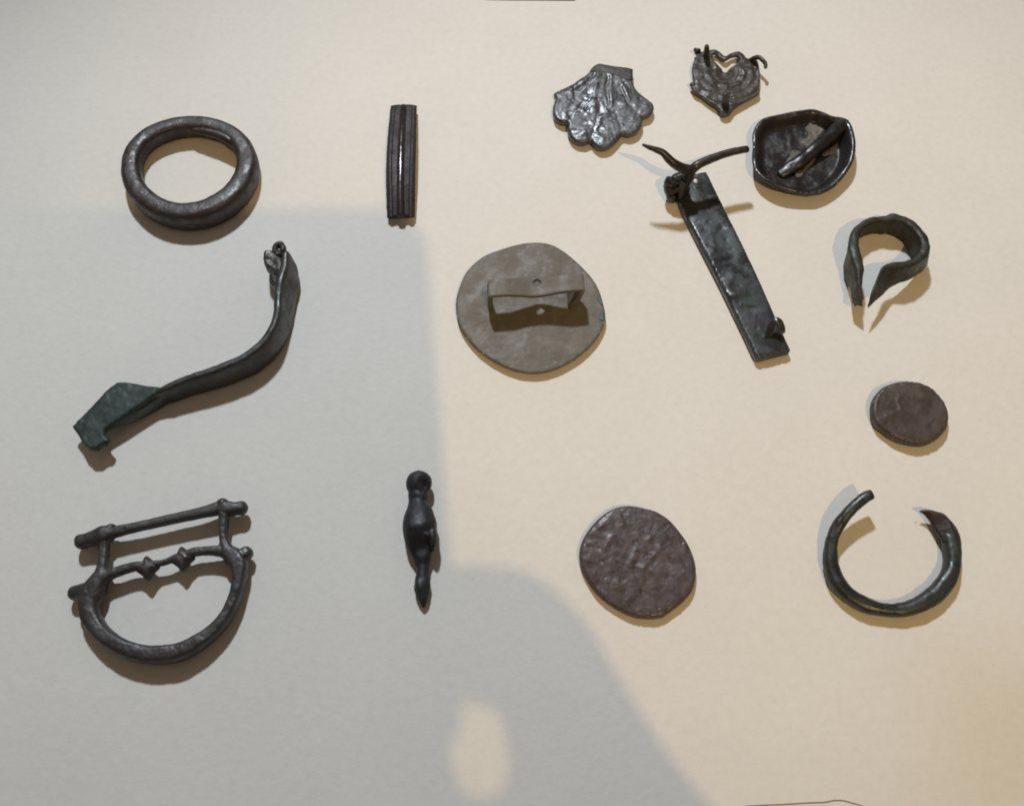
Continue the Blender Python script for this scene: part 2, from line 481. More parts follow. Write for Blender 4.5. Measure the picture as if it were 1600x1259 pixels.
for s in (-1, 1):
    P = strip_pts(s * .80, .42, 15)
    me = sweep([(*W(*p), .52, .30) for p in P], 10, 14, round_ends=(False, False))
    for v in me.vertices: v.co.z += .03 * math.sin(v.co.y * 12.5 + 2 * fbm((0, v.co.y, 0), .3))
    link('milled_edge', me, M_STRIP, t)

# ------------------------------------------------------------------ 3 bow brooch
Z = zoomer(90, 360, 3.3125)
b0 = W(290, 580)
t = empty('bow_brooch', b0, 'S-bent bow brooch with a green lozenge foot plate and broken hinge head', 'brooch')
bow = [  # top x,y (zoom), ztop, bottom dx,dy from the top in mm, zbot, thickness
    ((1172, 105), 6.4, (1.2, -1.2), 1.2, 1.7), ((1166, 180), 6.8, (1.6, -.9), .9, 2.0), ((1142, 260), 6.9, (1.8, -.8), .5, 2.0), ((1134, 340), 6.8, (1.6, -.8), .4, 1.8),
    ((1133, 410), 6.7, (1.1, -.7), .3, 1.7), ((1108, 495), 6.5, (.8, -.7), .2, 1.7), ((1058, 570), 6.3, (.6, -.7), .1, 1.8), ((985, 632), 6.1, (.5, -.8), .1, 1.8),
    ((885, 683), 5.9, (.4, -.8), .1, 1.8), ((765, 728), 5.7, (.3, -.8), .1, 1.7), ((650, 766), 5.4, (.3, -.8), .1, 1.6), ((560, 806), 5.0, (.2, -.7), .1, 1.5), ((490, 842), 4.3, (.1, -.5), .3, 1.1)]
st = []
for (x, y), zt, (dx, dy), zb, th in bow:
    p = Z(x, y, zt); st.append((p, Vector((p.x + dx, p.y + dy, zb)), th))
me = ribbon(st, 6); roughen(me, .10, .5, 2); roughen(me, .05, 1.5, 5)
link('bow', me, M_FIB, t)
zp = lambda x, y: 3.4 + 1.2 * max(0, min(1, (x - Z(300, 900).x) / 20))
poly = [(305, 785), (345, 783), (400, 792), (470, 806), (530, 812), (545, 832), (500, 862), (420, 915), (330, 975), (258, 1020), (238, 1036), (250, 1060), (272, 1083), (262, 1100), (228, 1110), (205, 1132), (165, 1132), (128, 1100), (100, 1050), (72, 1012), (130, 950), (200, 882), (255, 822)]
pw = [Z(x, y, 3.9) for x, y in poly]
def zt(x, y, d): return 3.9 + .035 * (x - pw[19].x) + .12 * fbm((x, y, 3), .4) + .05 * fbm((x, y, 8), 1.4) - .25 * math.exp(-((x - pw[17].x - 3) ** 2 + (y - pw[17].y - 4) ** 2) / 2)
me = slab([(p.x, p.y) for p in pw], zt, lambda x, y, d: zt(x, y, d) - 1.7, .4, edge=.3, smooth=False)
fp = link('foot_plate', me, M_FIBG, t, label='flat green patinated foot plate')
st = []
for (x, y), zb, th in [((560, 828), .1, 1.2), ((500, 868), .2, 1.1), ((430, 913), .5, 1.0), ((345, 966), 1.4, .8), ((290, 1000), 2.5, .5), ((262, 1016), 3.1, .3)]:
    p = Z(x, y, 3.8); st.append((Vector((p.x - .3, p.y + .25, 3.5)), Vector((p.x + .1, p.y - .2, zb)), th))
me = ribbon(st, 5); roughen(me, .06, .8, 1); link('catch', me, M_FIB, t)  # dark bronze puts the shade under the foot plate into the colour
def block(pts, h0, h1, sdv):
    w = [Z(x, y, h1) for x, y in pts]
    m = slab([(p.x, p.y) for p in w], lambda x, y, d: h1 - .35 * math.exp(-d / .3) + .3 * fbm((x, y, sdv), .55) + .08 * fbm((x, y, sdv), 1.8), lambda x, y, d: h0, .3, edge=.6, smooth=True)
    roughen(m, .12, .9, sdv); return m
me = block([(1062, 105), (1085, 93), (1118, 98), (1140, 120), (1168, 150), (1160, 225), (1115, 228), (1098, 195), (1072, 180), (1060, 145)], 2.6, 6.4, 6)
link('hinge_lug', me, M_FIB, t)
me = block([(1098, 195), (1130, 190), (1150, 215), (1146, 262), (1128, 288), (1105, 268), (1086, 240)], 2.0, 5.6, 8)
link('hinge_lug', me, M_FIB, t)
c = Z(1146, 98, 6.2); st = []
for k in range(10):
    a = 2 * math.pi * k / 10; st.append((c.x + .85 * math.cos(a), c.y + 1.05 * math.sin(a), c.z + .35 * math.sin(a), .62, .6))
me = sweep(st, 12, 4, True); roughen(me, .12, .9, 3); link('loop', me, M_FIB, t)
me = ellipsoid((c.x, c.y - .2, c.z - .7), (1.1, 1.4, .8)); roughen(me, .1, .9, 4); link('stub', me, M_FIB, t)

# ------------------------------------------------------------------ 4 double-loop buckle
Z = zoomer(80, 760, 3.935)
b0 = W(255, 925)
t = empty('buckle', b0, 'D-shaped double loop bronze buckle frame with knobbed corners', 'buckle')
def tube(pts, n=5, seg=20, power=3.6, ends=(True, True)):
    return sweep([(*Z(x, y, z), a * .88, h * .95) for x, y, z, a, h in pts], seg, n, False, power, ends)
loop = tube([(322, 530, 2.6, 1.3, 1.6), (285, 600, 2.3, 1.9, 2.0), (245, 670, 2.2, 2.2, 2.0), (235, 750, 2.2, 2.0, 2.0), (262, 830, 2.2, 1.75, 2.0), (325, 912, 2.2, 1.65, 2.0), (420, 980, 2.3, 1.65, 2.0), (540, 1025, 2.3, 1.7, 2.0),
             (680, 1035, 2.3, 1.75, 2.05), (800, 1015, 2.3, 1.7, 2.0), (910, 958, 2.3, 1.5, 1.9), (1010, 880, 2.2, 1.3, 1.8), (1085, 785, 2.2, 1.2, 1.8), (1132, 680, 2.2, 1.2, 1.8), (1155, 580, 2.3, 1.3, 1.8), (1160, 490, 2.4, 1.7, 1.8), (1120, 430, 2.5, 1.8, 1.7), (1070, 390, 2.6, 1.4, 1.5)], 6)
inner = tube([(290, 590, 2.5, 1.3, 1.4), (350, 545, 2.8, 1.1, 1.2), (420, 520, 2.9, .95, 1.0), (500, 495, 2.9, .9, .95), (580, 485, 2.9, .8, .9), (650, 475, 2.9, .62, .8), (700, 465, 2.9, .5, .75), (745, 448, 2.9, .6, .8), (795, 430, 2.9, .8, .9), (880, 405, 2.9, .85, .9), (960, 395, 2.9, .9, 1.0), (1040, 398, 2.8, 1.1, 1.2), (1100, 420, 2.6, 1.4, 1.4)], 5)
larm = tube([(330, 285, 2.7, 1.3, 1.4), (328, 360, 2.7, 1.0, 1.2), (326, 440, 2.7, .95, 1.2), (318, 510, 2.6, 1.2, 1.4), (295, 590, 2.4, 1.7, 1.7)], 5)
rarm = tube([(1065, 135, 2.8, 1.4, 1.4), (1062, 200, 2.8, 1.0, 1.2), (1060, 280, 2.8, .85, 1.1), (1066, 340, 2.7, 1.0, 1.2), (1090, 410, 2.5, 1.6, 1.5)], 5)
me = fuse([loop, inner, larm, rarm, ellipsoid(Z(205, 755, 1.6), (1.2, 1.6, 1.5))], .2, 3)
roughen(me, .08, .4, 3); roughen(me, .04, 1.6, 5)
link('frame', me, M_BUCK, t)
me = tube([(330, 292, 2.8, 1.25, 1.3), (390, 280, 2.9, 1.1, 1.15), (480, 259, 3.0, .98, 1.05), (600, 233, 3.0, .95, 1.0), (700, 210, 3.0, .98, 1.0), (800, 188, 3.0, 1.0, 1.05), (920, 162, 3.0, 1.05, 1.1), (1000, 143, 2.9, 1.25, 1.25), (1060, 127, 2.8, 1.4, 1.35)], 6)
roughen(me, .05, .7, 7); link('strap_bar', me, M_BUCK, t)
def bar_knob(pts, bump, sdv):
    parts = [sweep([(*Z(x, y, z), a, h) for x, y, z, a, h in pts], 18, 6, False, 2.8)] + [ellipsoid(Z(x, y, z), q) for x, y, z, q in bump]
    m = fuse(parts, .17, 5); roughen(m, .07, .6, sdv); link('knob', m, M_BUCK, t)
bar_knob([(375, 278, 2.9, 1.2, 1.3), (330, 298, 2.8, 1.75, 1.6), (275, 316, 2.6, 1.5, 1.5), (225, 330, 2.5, 1.25, 1.4), (185, 340, 2.4, 1.35, 1.4)], [(370, 258, 3.1, (1.0, .95, 1.1))], 1)
bar_knob([(275, 668, 2.3, 2.4, 1.8), (235, 655, 2.3, 2.1, 1.75), (195, 650, 2.3, 1.6, 1.6), (165, 652, 2.2, 1.3, 1.45), (142, 656, 2.2, 1.25, 1.4)], [], 2)
bar_knob([(1045, 132, 2.8, 1.4, 1.4), (1090, 138, 2.8, 1.4, 1.4), (1135, 137, 2.7, 1.15, 1.3), (1172, 132, 2.6, 1.3, 1.3)], [(1055, 105, 3.1, (1.15, 1.0, 1.2))], 3)
bar_knob([(1105, 430, 2.5, 1.7, 1.5), (1145, 432, 2.5, 1.6, 1.45), (1178, 424, 2.4, 1.25, 1.35), (1203, 408, 2.4, 1.2, 1.3)], [(1168, 480, 2.2, (1.2, 1.9, 1.5))], 4)
def lozenge(cx, cy, sd, s=1.0):
    pts = [(cx - 62 * s, cy + 8), (cx - 30 * s, cy - 24 * s), (cx - 8, cy - 62 * s), (cx + 28 * s, cy - 40 * s), (cx + 62 * s, cy - 12), (cx + 35 * s, cy + 22 * s), (cx + 6, cy + 62 * s), (cx - 28 * s, cy + 36 * s)]
    w = [Z(x, y, 3.9) for x, y in pts]; c0 = Z(cx, cy, 3.9)
    f = lambda x, y, d: 3.3 + .62 * min(1, d / .9) + .08 * fbm((x, y, sd), .9)
    m = slab([(p.x, p.y) for p in w], f, lambda x, y, d: 2.0 - .6 * min(1, d / .9), .35, edge=.5); link('lozenge', m, M_BUCK, t)
lozenge(578, 492, 3, 1.22); lozenge(795, 436, 5, 1.25)

# ------------------------------------------------------------------ 5 small figure
Z = zoomer(580, 710, 4.844)
b0 = W(657, 848)
zf = lambda x, y, z: Z(x, y, z)
def sta(y, x0, x1, z, hz): 
    a = Z(x0, y, z); b = Z(x1, y, z); return (*((a + b) / 2), (b - a).length / 2, hz)
body = sweep([sta(330, 288, 438, 2.2, 1.7), sta(385, 278, 440, 2.2, 2.0), sta(440, 255, 470, 2.4, 2.3), sta(520, 236, 495, 2.6, 2.6), sta(600, 242, 500, 2.6, 2.6), sta(680, 262, 485, 2.3, 2.2), sta(760, 300, 462, 2.0, 1.7), sta(820, 328, 446, 1.6, 1.25),
              sta(870, 346, 440, 1.5, 1.15), sta(930, 335, 442, 1.5, 1.2), sta(1000, 324, 448, 1.45, 1.25), sta(1060, 338, 440, 1.35, 1.1), sta(1110, 360, 425, 1.2, .85), sta(1150, 382, 412, 1.0, .4)], 24, 5)
P = [body, ellipsoid(Z(362, 218, 2.6), (2.45, 2.45, 2.4)), ellipsoid(Z(360, 305, 2.3), (2.0, 2.2, 1.95)),
     ellipsoid(Z(360, 540, 4.2), (2.3, 2.0, 1.2)), ellipsoid(Z(424, 606, 4.9), (.55, .5, .5)), ellipsoid(Z(468, 640, 3.4), (.8, 2.2, 1.6)), ellipsoid(Z(368, 985, 2.3), (.9, 1.5, .6))]
me = fuse(P, .22, 4)
e1, e2 = Z(398, 222, 4.4), Z(385, 690, 4.0)
for v in me.vertices:
    for c, r, dep in ((e1, .85, 1.2), (e2, 1.5, .9)):
        d = math.hypot(v.co.x - c.x, (v.co.y - c.y) * .8)
        if v.co.z > 2.2: v.co.z -= dep * math.exp(-(d / r) ** 2)
roughen(me, .10, .5, 4)
o = link('bird_figure', me, M_BIRD, base=b0)
o['label'] = 'small black bird-like figure with round head and pointed tail'; o['category'] = 'figurine'

# ------------------------------------------------------------------ 6 pewter button
Z = zoomer(690, 360, 5.036)
b0 = W(828, 490)
t = empty('button', b0, 'round grey pewter button lying face down with raised rectangular shank', 'button')
poly = [(700, 95), (830, 102), (950, 157), (1100, 282), (1215, 420), (1268, 560), (1290, 690), (1258, 790), (1180, 900), (1050, 1010), (900, 1088), (750, 1122), (600, 1108), (450, 1050), (300, 950), (195, 835), (132, 720), (112, 600), (130, 480), (200, 322), (330, 205), (470, 148), (590, 112)]
pw = [Z(x, y, 1.6) for x, y in poly]; cc = Z(690, 600, 1.6)
def zt(x, y, d): return 1.55 + .10 * fbm((x, y, 1), .25) + .05 * fbm((x, y, 5), .9) + .04 * fbm((x, y, 9), 2.2) + .1 * math.exp(-d / .6)
me = slab([(p.x, p.y) for p in pw], zt, lambda x, y, d: .9 - .85 * min(1, d / 6), .42, edge=.35)
disc = link('disc', me, M_PEWT, t)
# shank: one strip bent into a bridge, its top pierced and sagging in the middle
zt0 = 7.9
TL, TR, BR, BL = Z(366, 385, zt0), Z(1118, 335, zt0), Z(1130, 462, zt0), Z(370, 512, zt0)
LB = Z(372, 640, 1.5); LT = Z(368, 525, 1.5); RB = Z(1020, 620, 1.5); RT = Z(1015, 500, 1.5)
V = []; F = []; th = .85
prof = []
def sag(f): return -1.25 * math.exp(-((f - .5) / .22) ** 2)
NU, NV = 40, 10
hole_c = (.505, .32); hole_r = (.040, .20)
path = []
for i in range(8): path.append(('L', i / 8))
for i in range(NU + 1): path.append(('T', i / NU))
for i in range(1, 9): path.append(('R', i / 8))
def pt(k, f, v):
    if k == 'T':
        p = (TL.lerp(TR, f)).lerp(BL.lerp(BR, f), v); p = Vector((p.x, p.y + .55 * (1 - v) * math.exp(-((f - .5) / .2) ** 2), zt0 + sag(f) - .25 * (f * 2 - 1) ** 8 - .15 * (v - .5) ** 2)); 
    elif k == 'L':
        a = LT.lerp(LB, v); b = TL.lerp(BL, v); b = Vector((b.x, b.y, zt0 - .25)); p = a.lerp(b, f)
        p.x -= .25 * math.sin(f * math.pi)
    else:
        a = RT.lerp(RB, v); b = TR.lerp(BR, v); b = Vector((b.x, b.y, zt0 - .25)); p = b.lerp(a, f)
        p.x += .5 * math.sin(f * math.pi)
    return p
grid = {}
for i, (k, f) in enumerate(path):
    for j in range(NV + 1):
        v = j / NV
        if k == 'T':
            du, dv = (f - hole_c[0]) / hole_r[0], (v - hole_c[1]) / hole_r[1]
            r = math.hypot(du, dv)
            if .001 < r < 1.0:       # push the grid out to the hole's rim
                f2, v2 = hole_c[0] + du / r * hole_r[0], hole_c[1] + dv / r * hole_r[1]
                p = pt(k, f2, v2)
            else: p = pt(k, f, v)
        else: p = pt(k, f, v)
        p = p + Vector((0, 0, .05 * fbm(p, 1.1)))
        grid[i, j] = len(V); V.append(p)
def hol(i, j):
    k, f = path[i]
    if k != 'T' or i + 1 >= len(path) or path[i + 1][0] != 'T': return False
    fm = (f + path[i + 1][1]) / 2; vm = (j + .5) / NV
    return math.hypot((fm - hole_c[0]) / hole_r[0], (vm - hole_c[1]) / hole_r[1]) < .95
for i in range(len(path) - 1):
    for j in range(NV):
        if not hol(i, j): F.append((grid[i, j], grid[i + 1, j], grid[i + 1, j + 1], grid[i, j + 1]))
me = mesh_from(V, F)
o_ = bpy.data.objects.new('tmp', me); COL.objects.link(o_)
md = o_.modifiers.new('s', 'SOLIDIFY'); md.thickness = th; md.offset = -1
md2 = o_.modifiers.new('b', 'BEVEL'); md2.width = .12; md2.segments = 2; md2.limit_method = 'ANGLE'
dg = bpy.context.evaluated_depsgraph_get(); dg.update()
me2 = bpy.data.meshes.new_from_object(o_.evaluated_get(dg)); bpy.data.objects.remove(o_)
link('shank', me2, M_PEWT, t)
for pl in ([(1222, 455), (1238, 480), (1258, 530), (1270, 575), (1258, 590), (1240, 570), (1226, 545), (1232, 510)], [(1248, 650), (1268, 625), (1280, 660), (1284, 705), (1268, 715), (1240, 705)]):
    cw = [Z(x, y, 1.66) for x, y in pl]
    m = slab([(p.x, p.y) for p in cw], lambda x, y, d: zt(x, y, d + .6) + .05 + .05 * fbm((x, y, 3), 2.0) + .06 * min(1, d / .3), lambda x, y, d: 1.35, .2, edge=.2); link('corrosion_spot', m, M_BLUE, t, label='blue green corrosion spot')

# ------------------------------------------------------------------ 7 scallop shell mount
Z = zoomer(840, 80, 7.405)
b0 = W(943, 172)
t = empty('shell_mount', b0, 'shiny grey scallop shell plate with five scalloped lobes', 'shell mount')
poly = [(600, 232), (690, 133), (880, 158), (1085, 186), (1105, 232), (1110, 360), (1150, 440), (1270, 540), (1338, 600), (1345, 670), (1300, 728), (1218, 762), (1212, 840), (1160, 920), (1070, 958), (985, 950), (930, 1010), (870, 1070), (790, 1112), (705, 1108), (645, 1062), (615, 1030), (540, 1052), (450, 1038), (380, 980), (347, 900), (348, 822), (280, 812), (205, 768), (177, 700), (182, 620), (212, 560), (188, 488), (235, 448), (400, 370), (520, 292)]
zs = 2.2
pw = [Z(x, y, zs) for x, y in poly]; ap = Z(890, 210, zs)
gro = [((660, 270), (560, 380), .28, .55), ((560, 380), (470, 450), .32, .5), ((820, 300), (790, 420), .25, .5), ((790, 420), (830, 640), .25, .35), ((955, 400), (1040, 590), .28, .45), ((430, 470), (430, 560), .25, .35),
       ((700, 330), (640, 400), .2, .3), ((640, 620), (560, 690), .22, .3), ((350, 820), (520, 600), .3, .22), ((615, 1030), (720, 680), .3, .25), ((985, 950), (900, 680), .3, .22), ((1215, 760), (1020, 590), .3, .22)]
gw = [(np.array(Z(*a, zs)[:2]), np.array(Z(*b, zs)[:2]), w, d) for a, b, w, d in gro]
rid = [((700, 260), (640, 640), .55, .28), ((850, 270), (850, 640), .3, .28), ((560, 330), (360, 470), .5, .25), ((990, 420), (1060, 570), .35, .3)]
rw = [(np.array(Z(*a, zs)[:2]), np.array(Z(*b, zs)[:2]), w, d) for a, b, w, d in rid]
def sd(p, a, b):
    ab = b - a; tt = min(1, max(0, ((p - a) @ ab) / (ab @ ab))); return np.linalg.norm(p - a - tt * ab)
tabline = (Z(560, 235, zs), Z(1110, 340, zs))
def tabside(x, y):
    a, b = tabline; return (b.x - a.x) * (y - a.y) - (b.y - a.y) * (x - a.x)
def zt(x, y, d):
    p = np.array((x, y)); z = 2.05 + .25 * min(1, d / 2.2)
    for a, b, w, h in gw: z -= .5 * h * math.exp(-(sd(p, a, b) / w) ** 2)
    for a, b, w, h in rw: z += .7 * h * math.exp(-(sd(p, a, b) / w) ** 2)
    s = tabside(x, y) / 14.0
    amp = 1 / (1 + math.exp(6 * s))
    z += amp * (.22 * fbm((x, y, 2), .2) + .10 * fbm((x, y, 4), .7) + .06 * fbm((x, y, 7), 1.9, 2))
    return z
me = slab([(p.x, p.y) for p in pw], zt, lambda x, y, d: .55 - .5 * min(1, d / 3), .33, edge=.55)
link('plate', me, M_SHELL, t)
tp = [(605, 236), (695, 150), (880, 173), (1074, 199), (1092, 240), (1096, 330), (1010, 330), (900, 285), (820, 262), (700, 245)]
tw = [Z(x, y, 2.3) for x, y in tp]
me = slab([(p.x, p.y) for p in tw], lambda x, y, d: 2.42 + .05 * fbm((x, y, 1), 1.1) - .04 * math.exp(-d / .3), lambda x, y, d: 1.8, .33, edge=.45)
link('hinge_tab', me, M_SHELLT, t, label='flat matte tab at the top of the shell')

# ------------------------------------------------------------------ 8 openwork heart mount
Z = zoomer(1050, 50, 8.394)
b0 = W(1138, 135)
t = empty('heart_mount', b0, 'small openwork mount pierced with a heart and bearing bent pins', 'heart mount')
poly = [(330, 300), (298, 238), (345, 228), (400, 240), (500, 222), (560, 212), (620, 236), (700, 300), (765, 268), (860, 242), (930, 262), (985, 322), (1060, 338), (1128, 372), (1152, 480), (1160, 600), (1148, 690), (1150, 790), (1050, 858), (900, 938), (805, 1010), (765, 1068), (695, 1090), (640, 1062), (618, 1000), (500, 918), (385, 830), (292, 775), (250, 692), (292, 630), (266, 500), (282, 395)]
hole = [(545, 272), (600, 290), (690, 362), (785, 312), (860, 306), (887, 345), (850, 400), (775, 455), (706, 497), (640, 445), (590, 395), (545, 345)]
zh = 1.8
pw = [Z(x, y, zh) for x, y in poly]; hw = [Z(x, y, zh) for x, y in hole]; cc = Z(705, 520, zh)
def zt(x, y, d):
    r = math.hypot(x - cc.x, (y - cc.y) * 1.0)
    bowl = -.9 * math.exp(-(r / 2.6) ** 2) if y < cc.y + 1 else -.2
    rip = (.12 if x > cc.x else .05) * math.sin(r * 3.4) * (1 if y < cc.y + .5 else .2)
    return 1.75 + bowl + rip + .22 * fbm((x, y, 2), .45) + .06 * fbm((x, y, 6), 1.5)
me = slab([(p.x, p.y) for p in pw], zt, lambda x, y, d: .75 - .7 * min(1, d / 2.5), .30, holes=[[(p.x, p.y) for p in hw]], edge=.4)
link('plate', me, M_HEART, t)
def zpin(pts, nm, sdv):
    m = sweep([(*Z(x, y, z), r, r) for x, y, z, r in pts], 12, 5); roughen(m, .08, 1.1, sdv); link(nm, m, M_HEART, t)
zpin([(450, 350, 1.2, .85), (452, 290, 2.6, .72), (455, 230, 4.2, .62), (456, 190, 5.2, .5)], 'pin', 1)
zpin([(1040, 372, 1.5, .62), (1085, 345, 2.6, .55), (1140, 338, 3.4, .5), (1195, 378, 3.6, .48), (1225, 425, 3.4, .45), (1228, 465, 3.2, .42)], 'bent_pin', 2)
zpin([(702, 985, 1.0, .95), (702, 920, 2.4, .8), (700, 860, 3.9, .68), (698, 825, 4.7, .55)], 'pin', 3)
me = fuse([ellipsoid(Z(272, 695, 1.5), (.75, .6, .6)), ellipsoid(Z(330, 245, 1.8), (.9, .5, .5)), ellipsoid(Z(305, 240, 1.8), (.45, .5, .5))], .12, 2); roughen(me, .1, 1, 5)
link('point', me, M_HEART, t)

# ------------------------------------------------------------------ 9 hollow domed mount
Z = zoomer(1150, 150, 6.629)
b0 = W(1255, 245)
t = empty('domed_mount', b0, 'hollow dark domed mount seen from inside with a bar across it', 'mount')
poly = [(300, 218), (450, 182), (600, 153), (780, 128), (880, 150), (1000, 200), (1120, 228), (1188, 290), (1222, 400), (1238, 540), (1213, 680), (1150, 790), (1050, 900), (950, 965), (830, 1005), (700, 1003), (550, 983), (400, 940), (275, 868), (195, 780), (168, 650), (180, 500), (178, 380), (222, 280)]
zr = 3.2
pw = [Z(x, y, zr) for x, y in poly]; cc = Z(700, 570, zr)
def rimz(x, y): 
    a = math.atan2(y - cc.y, x - cc.x); return 3.2 + .35 * math.sin(2 * a + .6) + .25 * math.sin(3 * a + 2)
def zt(x, y, d): 
    r = rimz(x, y); f = max(0, min(1, (d - .55) / 2.5)); f = f * f * (3 - 2 * f)
    return r + (.75 - r) * f + .10 * fbm((x, y, 1), .4) + .04 * fbm((x, y, 3), 1.5)
def zb(x, y, d):
    f = max(0, min(1, d / 3.2)); return max(.03, (rimz(x, y) - .7) * (1 - f) ** 1.3)
me = slab([(p.x, p.y) for p in pw], zt, zb, .36, edge=.45)
link('dome', me, M_DOME, t)
me = sweep([(*Z(x, y, z), a, h) for x, y, z, a, h in [(1135, 275, 2.5, 1.3, .7), (1080, 318, 2.6, 1.6, .9), (960, 425, 2.6, 1.55, .95), (860, 515, 2.5, 1.45, .95), (760, 600, 2.2, 1.4, .95), (650, 685, 1.8, 1.5, .9), (560, 742, 1.45, 1.45, .8), (490, 788, 1.15, 1.25, .6), (455, 810, 1.0, 1.0, .45)]], 18, 6)
roughen(me, .14, .6, 3); link('bar', me, M_DOME, t)
fz = zt
def crust(pl, sdv, h=.25):
    cw = [Z(x, y, 1.1) for x, y in pl]
    top = lambda x, y, d: fz(x, y, 9) + h * min(1, d / .5) + .32 * max(0, fbm((x, y, sdv), .9)) * min(1, d / .4) + .10 * fbm((x, y, sdv + 4), 2.4)
    m = slab([(p.x, p.y) for p in cw], top, lambda x, y, d: .5, .25, edge=.25); link('solder', m, M_SOLDER, t, label='pale grey crusty solder patch')
crust([(715, 320), (770, 285), (840, 278), (890, 310), (930, 350), (890, 400), (840, 470), (790, 520), (750, 545), (690, 500), (655, 480), (690, 440), (745, 410), (735, 365)], 1, .3)
crust([(575, 560), (630, 552), (690, 570), (740, 590), (700, 640), (620, 690), (540, 720), (495, 715), (520, 660), (560, 610)], 2, .3)
crust([(610, 790), (690, 735), (790, 650), (850, 625), (800, 690), (730, 770), (680, 830), (625, 835)], 3, .2)
crust([(890, 590), (960, 540), (1040, 480), (1075, 490), (1065, 550), (1010, 590), (930, 615)], 4, .25)

# ------------------------------------------------------------------ 10 plate brooch with pins
b0 = W(1145, 420)
t = empty('plate_brooch', b0, 'long narrow dark metal plate with two wire arms spread at its top', 'brooch')
Z1 = zoomer(980, 210, 6.995); Z2 = zoomer(1040, 300, 4.341)
zpz = 2.2
poly = [(1052, 285), (1066, 276), (1085, 270), (1104, 266), (1120, 298), (1143, 345), (1166, 391), (1188, 437), (1206, 478), (1222, 514), (1236, 545), (1234, 549), (1209, 555), (1186, 561), (1181, 558), (1160, 513), (1125, 441), (1097, 387), (1070, 334)]
pw = [W(x, y, zpz) for x, y in poly]; hc = W(1086.5, 284, zpz)
lp = [W(x, y, zpz) for x, y in ((1070, 334), (1097, 387), (1125, 441), (1181, 558))]
def zt(x, y, d): return 2.2 + .16 * fbm((x, y, 4), .18) + .022 * fbm((x, y, 1), .9) - .16 * math.exp(-d / .5) + .30 * math.exp(-(((x - bump.x) / 1.8) ** 2 + ((y - bump.y) / 1.2) ** 2)) - .25 * math.exp(-(((x - dent.x) / 2.2) ** 2 + ((y - dent.y) / .5) ** 2))
bump = Z2(480, 700, 2.2); dent = Z2(560, 790, 2.2)
me = slab([(p.x, p.y) for p in pw], zt, lambda x, y, d: .25, .40, edge=.35, smooth=False)
link('plate', me, M_PLATE, t)
m = ellipsoid((hc.x, hc.y, 2.3), (.5, .62, .35)); link('rivet', m, M_GLINT, t, label='tiny bright pale rivet head')  # the glint at the plate's head is put into this bead's pale colour
left = [(1079, 266, 9.2, 1.05), (1066, 262.5, 10.0, 1.0), (1054, 256.5, 11.0, .95), (1043, 246.5, 12.0, .85), (1034, 238, 12.8, .72), (1016, 231, 13.4, .5), (1005, 226.5, 13.6, .28)]
me = sweep([(*W(x, y, z), r, r) for x, y, z, r in left], 14, 6); roughen(me, .06, .9, 1, keep_floor=False); link('wire_arm', me, M_WIRE, t)
right = [(1070, 290, 4.5, .9), (1076, 277, 7.0, .95), (1083, 264, 8.8, 1.0), (1093, 256.5, 9.4, .95), (1110, 249, 9.6, .9), (1130, 241.5, 9.8, .82), (1151, 236, 9.9, .78), (1166, 233.5, 9.9, .76)]
me = sweep([(*W(x, y, z), r, r) for x, y, z, r in right], 14, 6); roughen(me, .06, .9, 2, keep_floor=False); link('wire_arm', me, M_WIRE, t)
post = [(1064, 305, 2.4, 1.1), (1066, 296, 4.5, 1.0), (1071, 282, 7.0, 1.0), (1080, 268, 9.0, 1.0)]
me = sweep([(*W(x, y, z), r, r) for x, y, z, r in post], 14, 6); roughen(me, .12, .8, 3, keep_floor=False); link('post', me, M_WIRE, t)
# spring coil at the head
A, B = W(1053, 287, 3.3), W(1063, 305, 3.0)
ax = (B - A).normalized(); e1 = ax.cross(Vector((0, 0, 1))).normalized(); e2 = e1.cross(ax)
st = []
NT = 3.0
for k in range(37):
    f = k / 36; a = 2 * math.pi * NT * f
    p = A.lerp(B, f) + e1 * (1.75 * math.cos(a)) + e2 * (1.75 * math.sin(a)); st.append((*p, .72, .72))
me = sweep(st, 12, 3); roughen(me, .07, .9, 4); link('spring', me, M_WIRE, t)
me = fuse([ellipsoid(W(1050, 285, 4.6), (1.6, 1.5, 1.5)), ellipsoid(W(1045, 296, 3.2), (1.1, 1.8, 1.5)), ellipsoid(W(1047, 305, 2.4), (.9, 1.3, 1.2)), ellipsoid(W(1062, 280, 6.0), (2.0, 1.5, 1.4))], .2, 2)
roughen(me, .3, .55, 6); link('head', me, M_WIRE, t)
cat_ = [(1200, 527, 2.1, .6), (1204, 513, 3.6, .6), (1209, 503, 4.6, .6), (1216, 502, 4.9, .62), (1221, 511, 4.3, .65), (1221, 520, 3.2, .6)]
me = sweep([(*W(x, y, z), .75, .34) for x, y, z, r in cat_], 14, 6, power=3); roughen(me, .08, .9, 2); link('catch', me, M_PLATE, t)

# ------------------------------------------------------------------ 11 small open ring
Z = zoomer(1280, 310, 5.475)
b0 = W(1385, 425)
S = []
def stn(tx, ty, zt_, bx, by, zb_, th):
    p = Z(tx, ty, zt_); q = Z(bx, by, zb_) if bx is not None else Vector((p.x, p.y, zb_)); S.append((p, q, th))
stn(372, 925, 4.1, 290, 900, 3.4, .35)
stn(358, 850, 4.9, 285, 835, 2.5, .7)
stn(350, 760, 5.6, 268, 760, 1.5, 1.2)
stn(355, 650, 6.2, 245, 690, .7, 1.7)
stn(340, 540, 6.4, 245, 620, .9, 2.3)
stn(305, 440, 6.2, 250, 560, .5, 2.4)
stn(292, 350, 5.8, 290, 480, .3, 2.0)
stn(345, 250, 5.5, None, None, .1, 1.8)
stn(430, 185, 5.4, None, None, .05, 1.6)
stn(520, 168, 5.3, None, None, .05, 1.5)
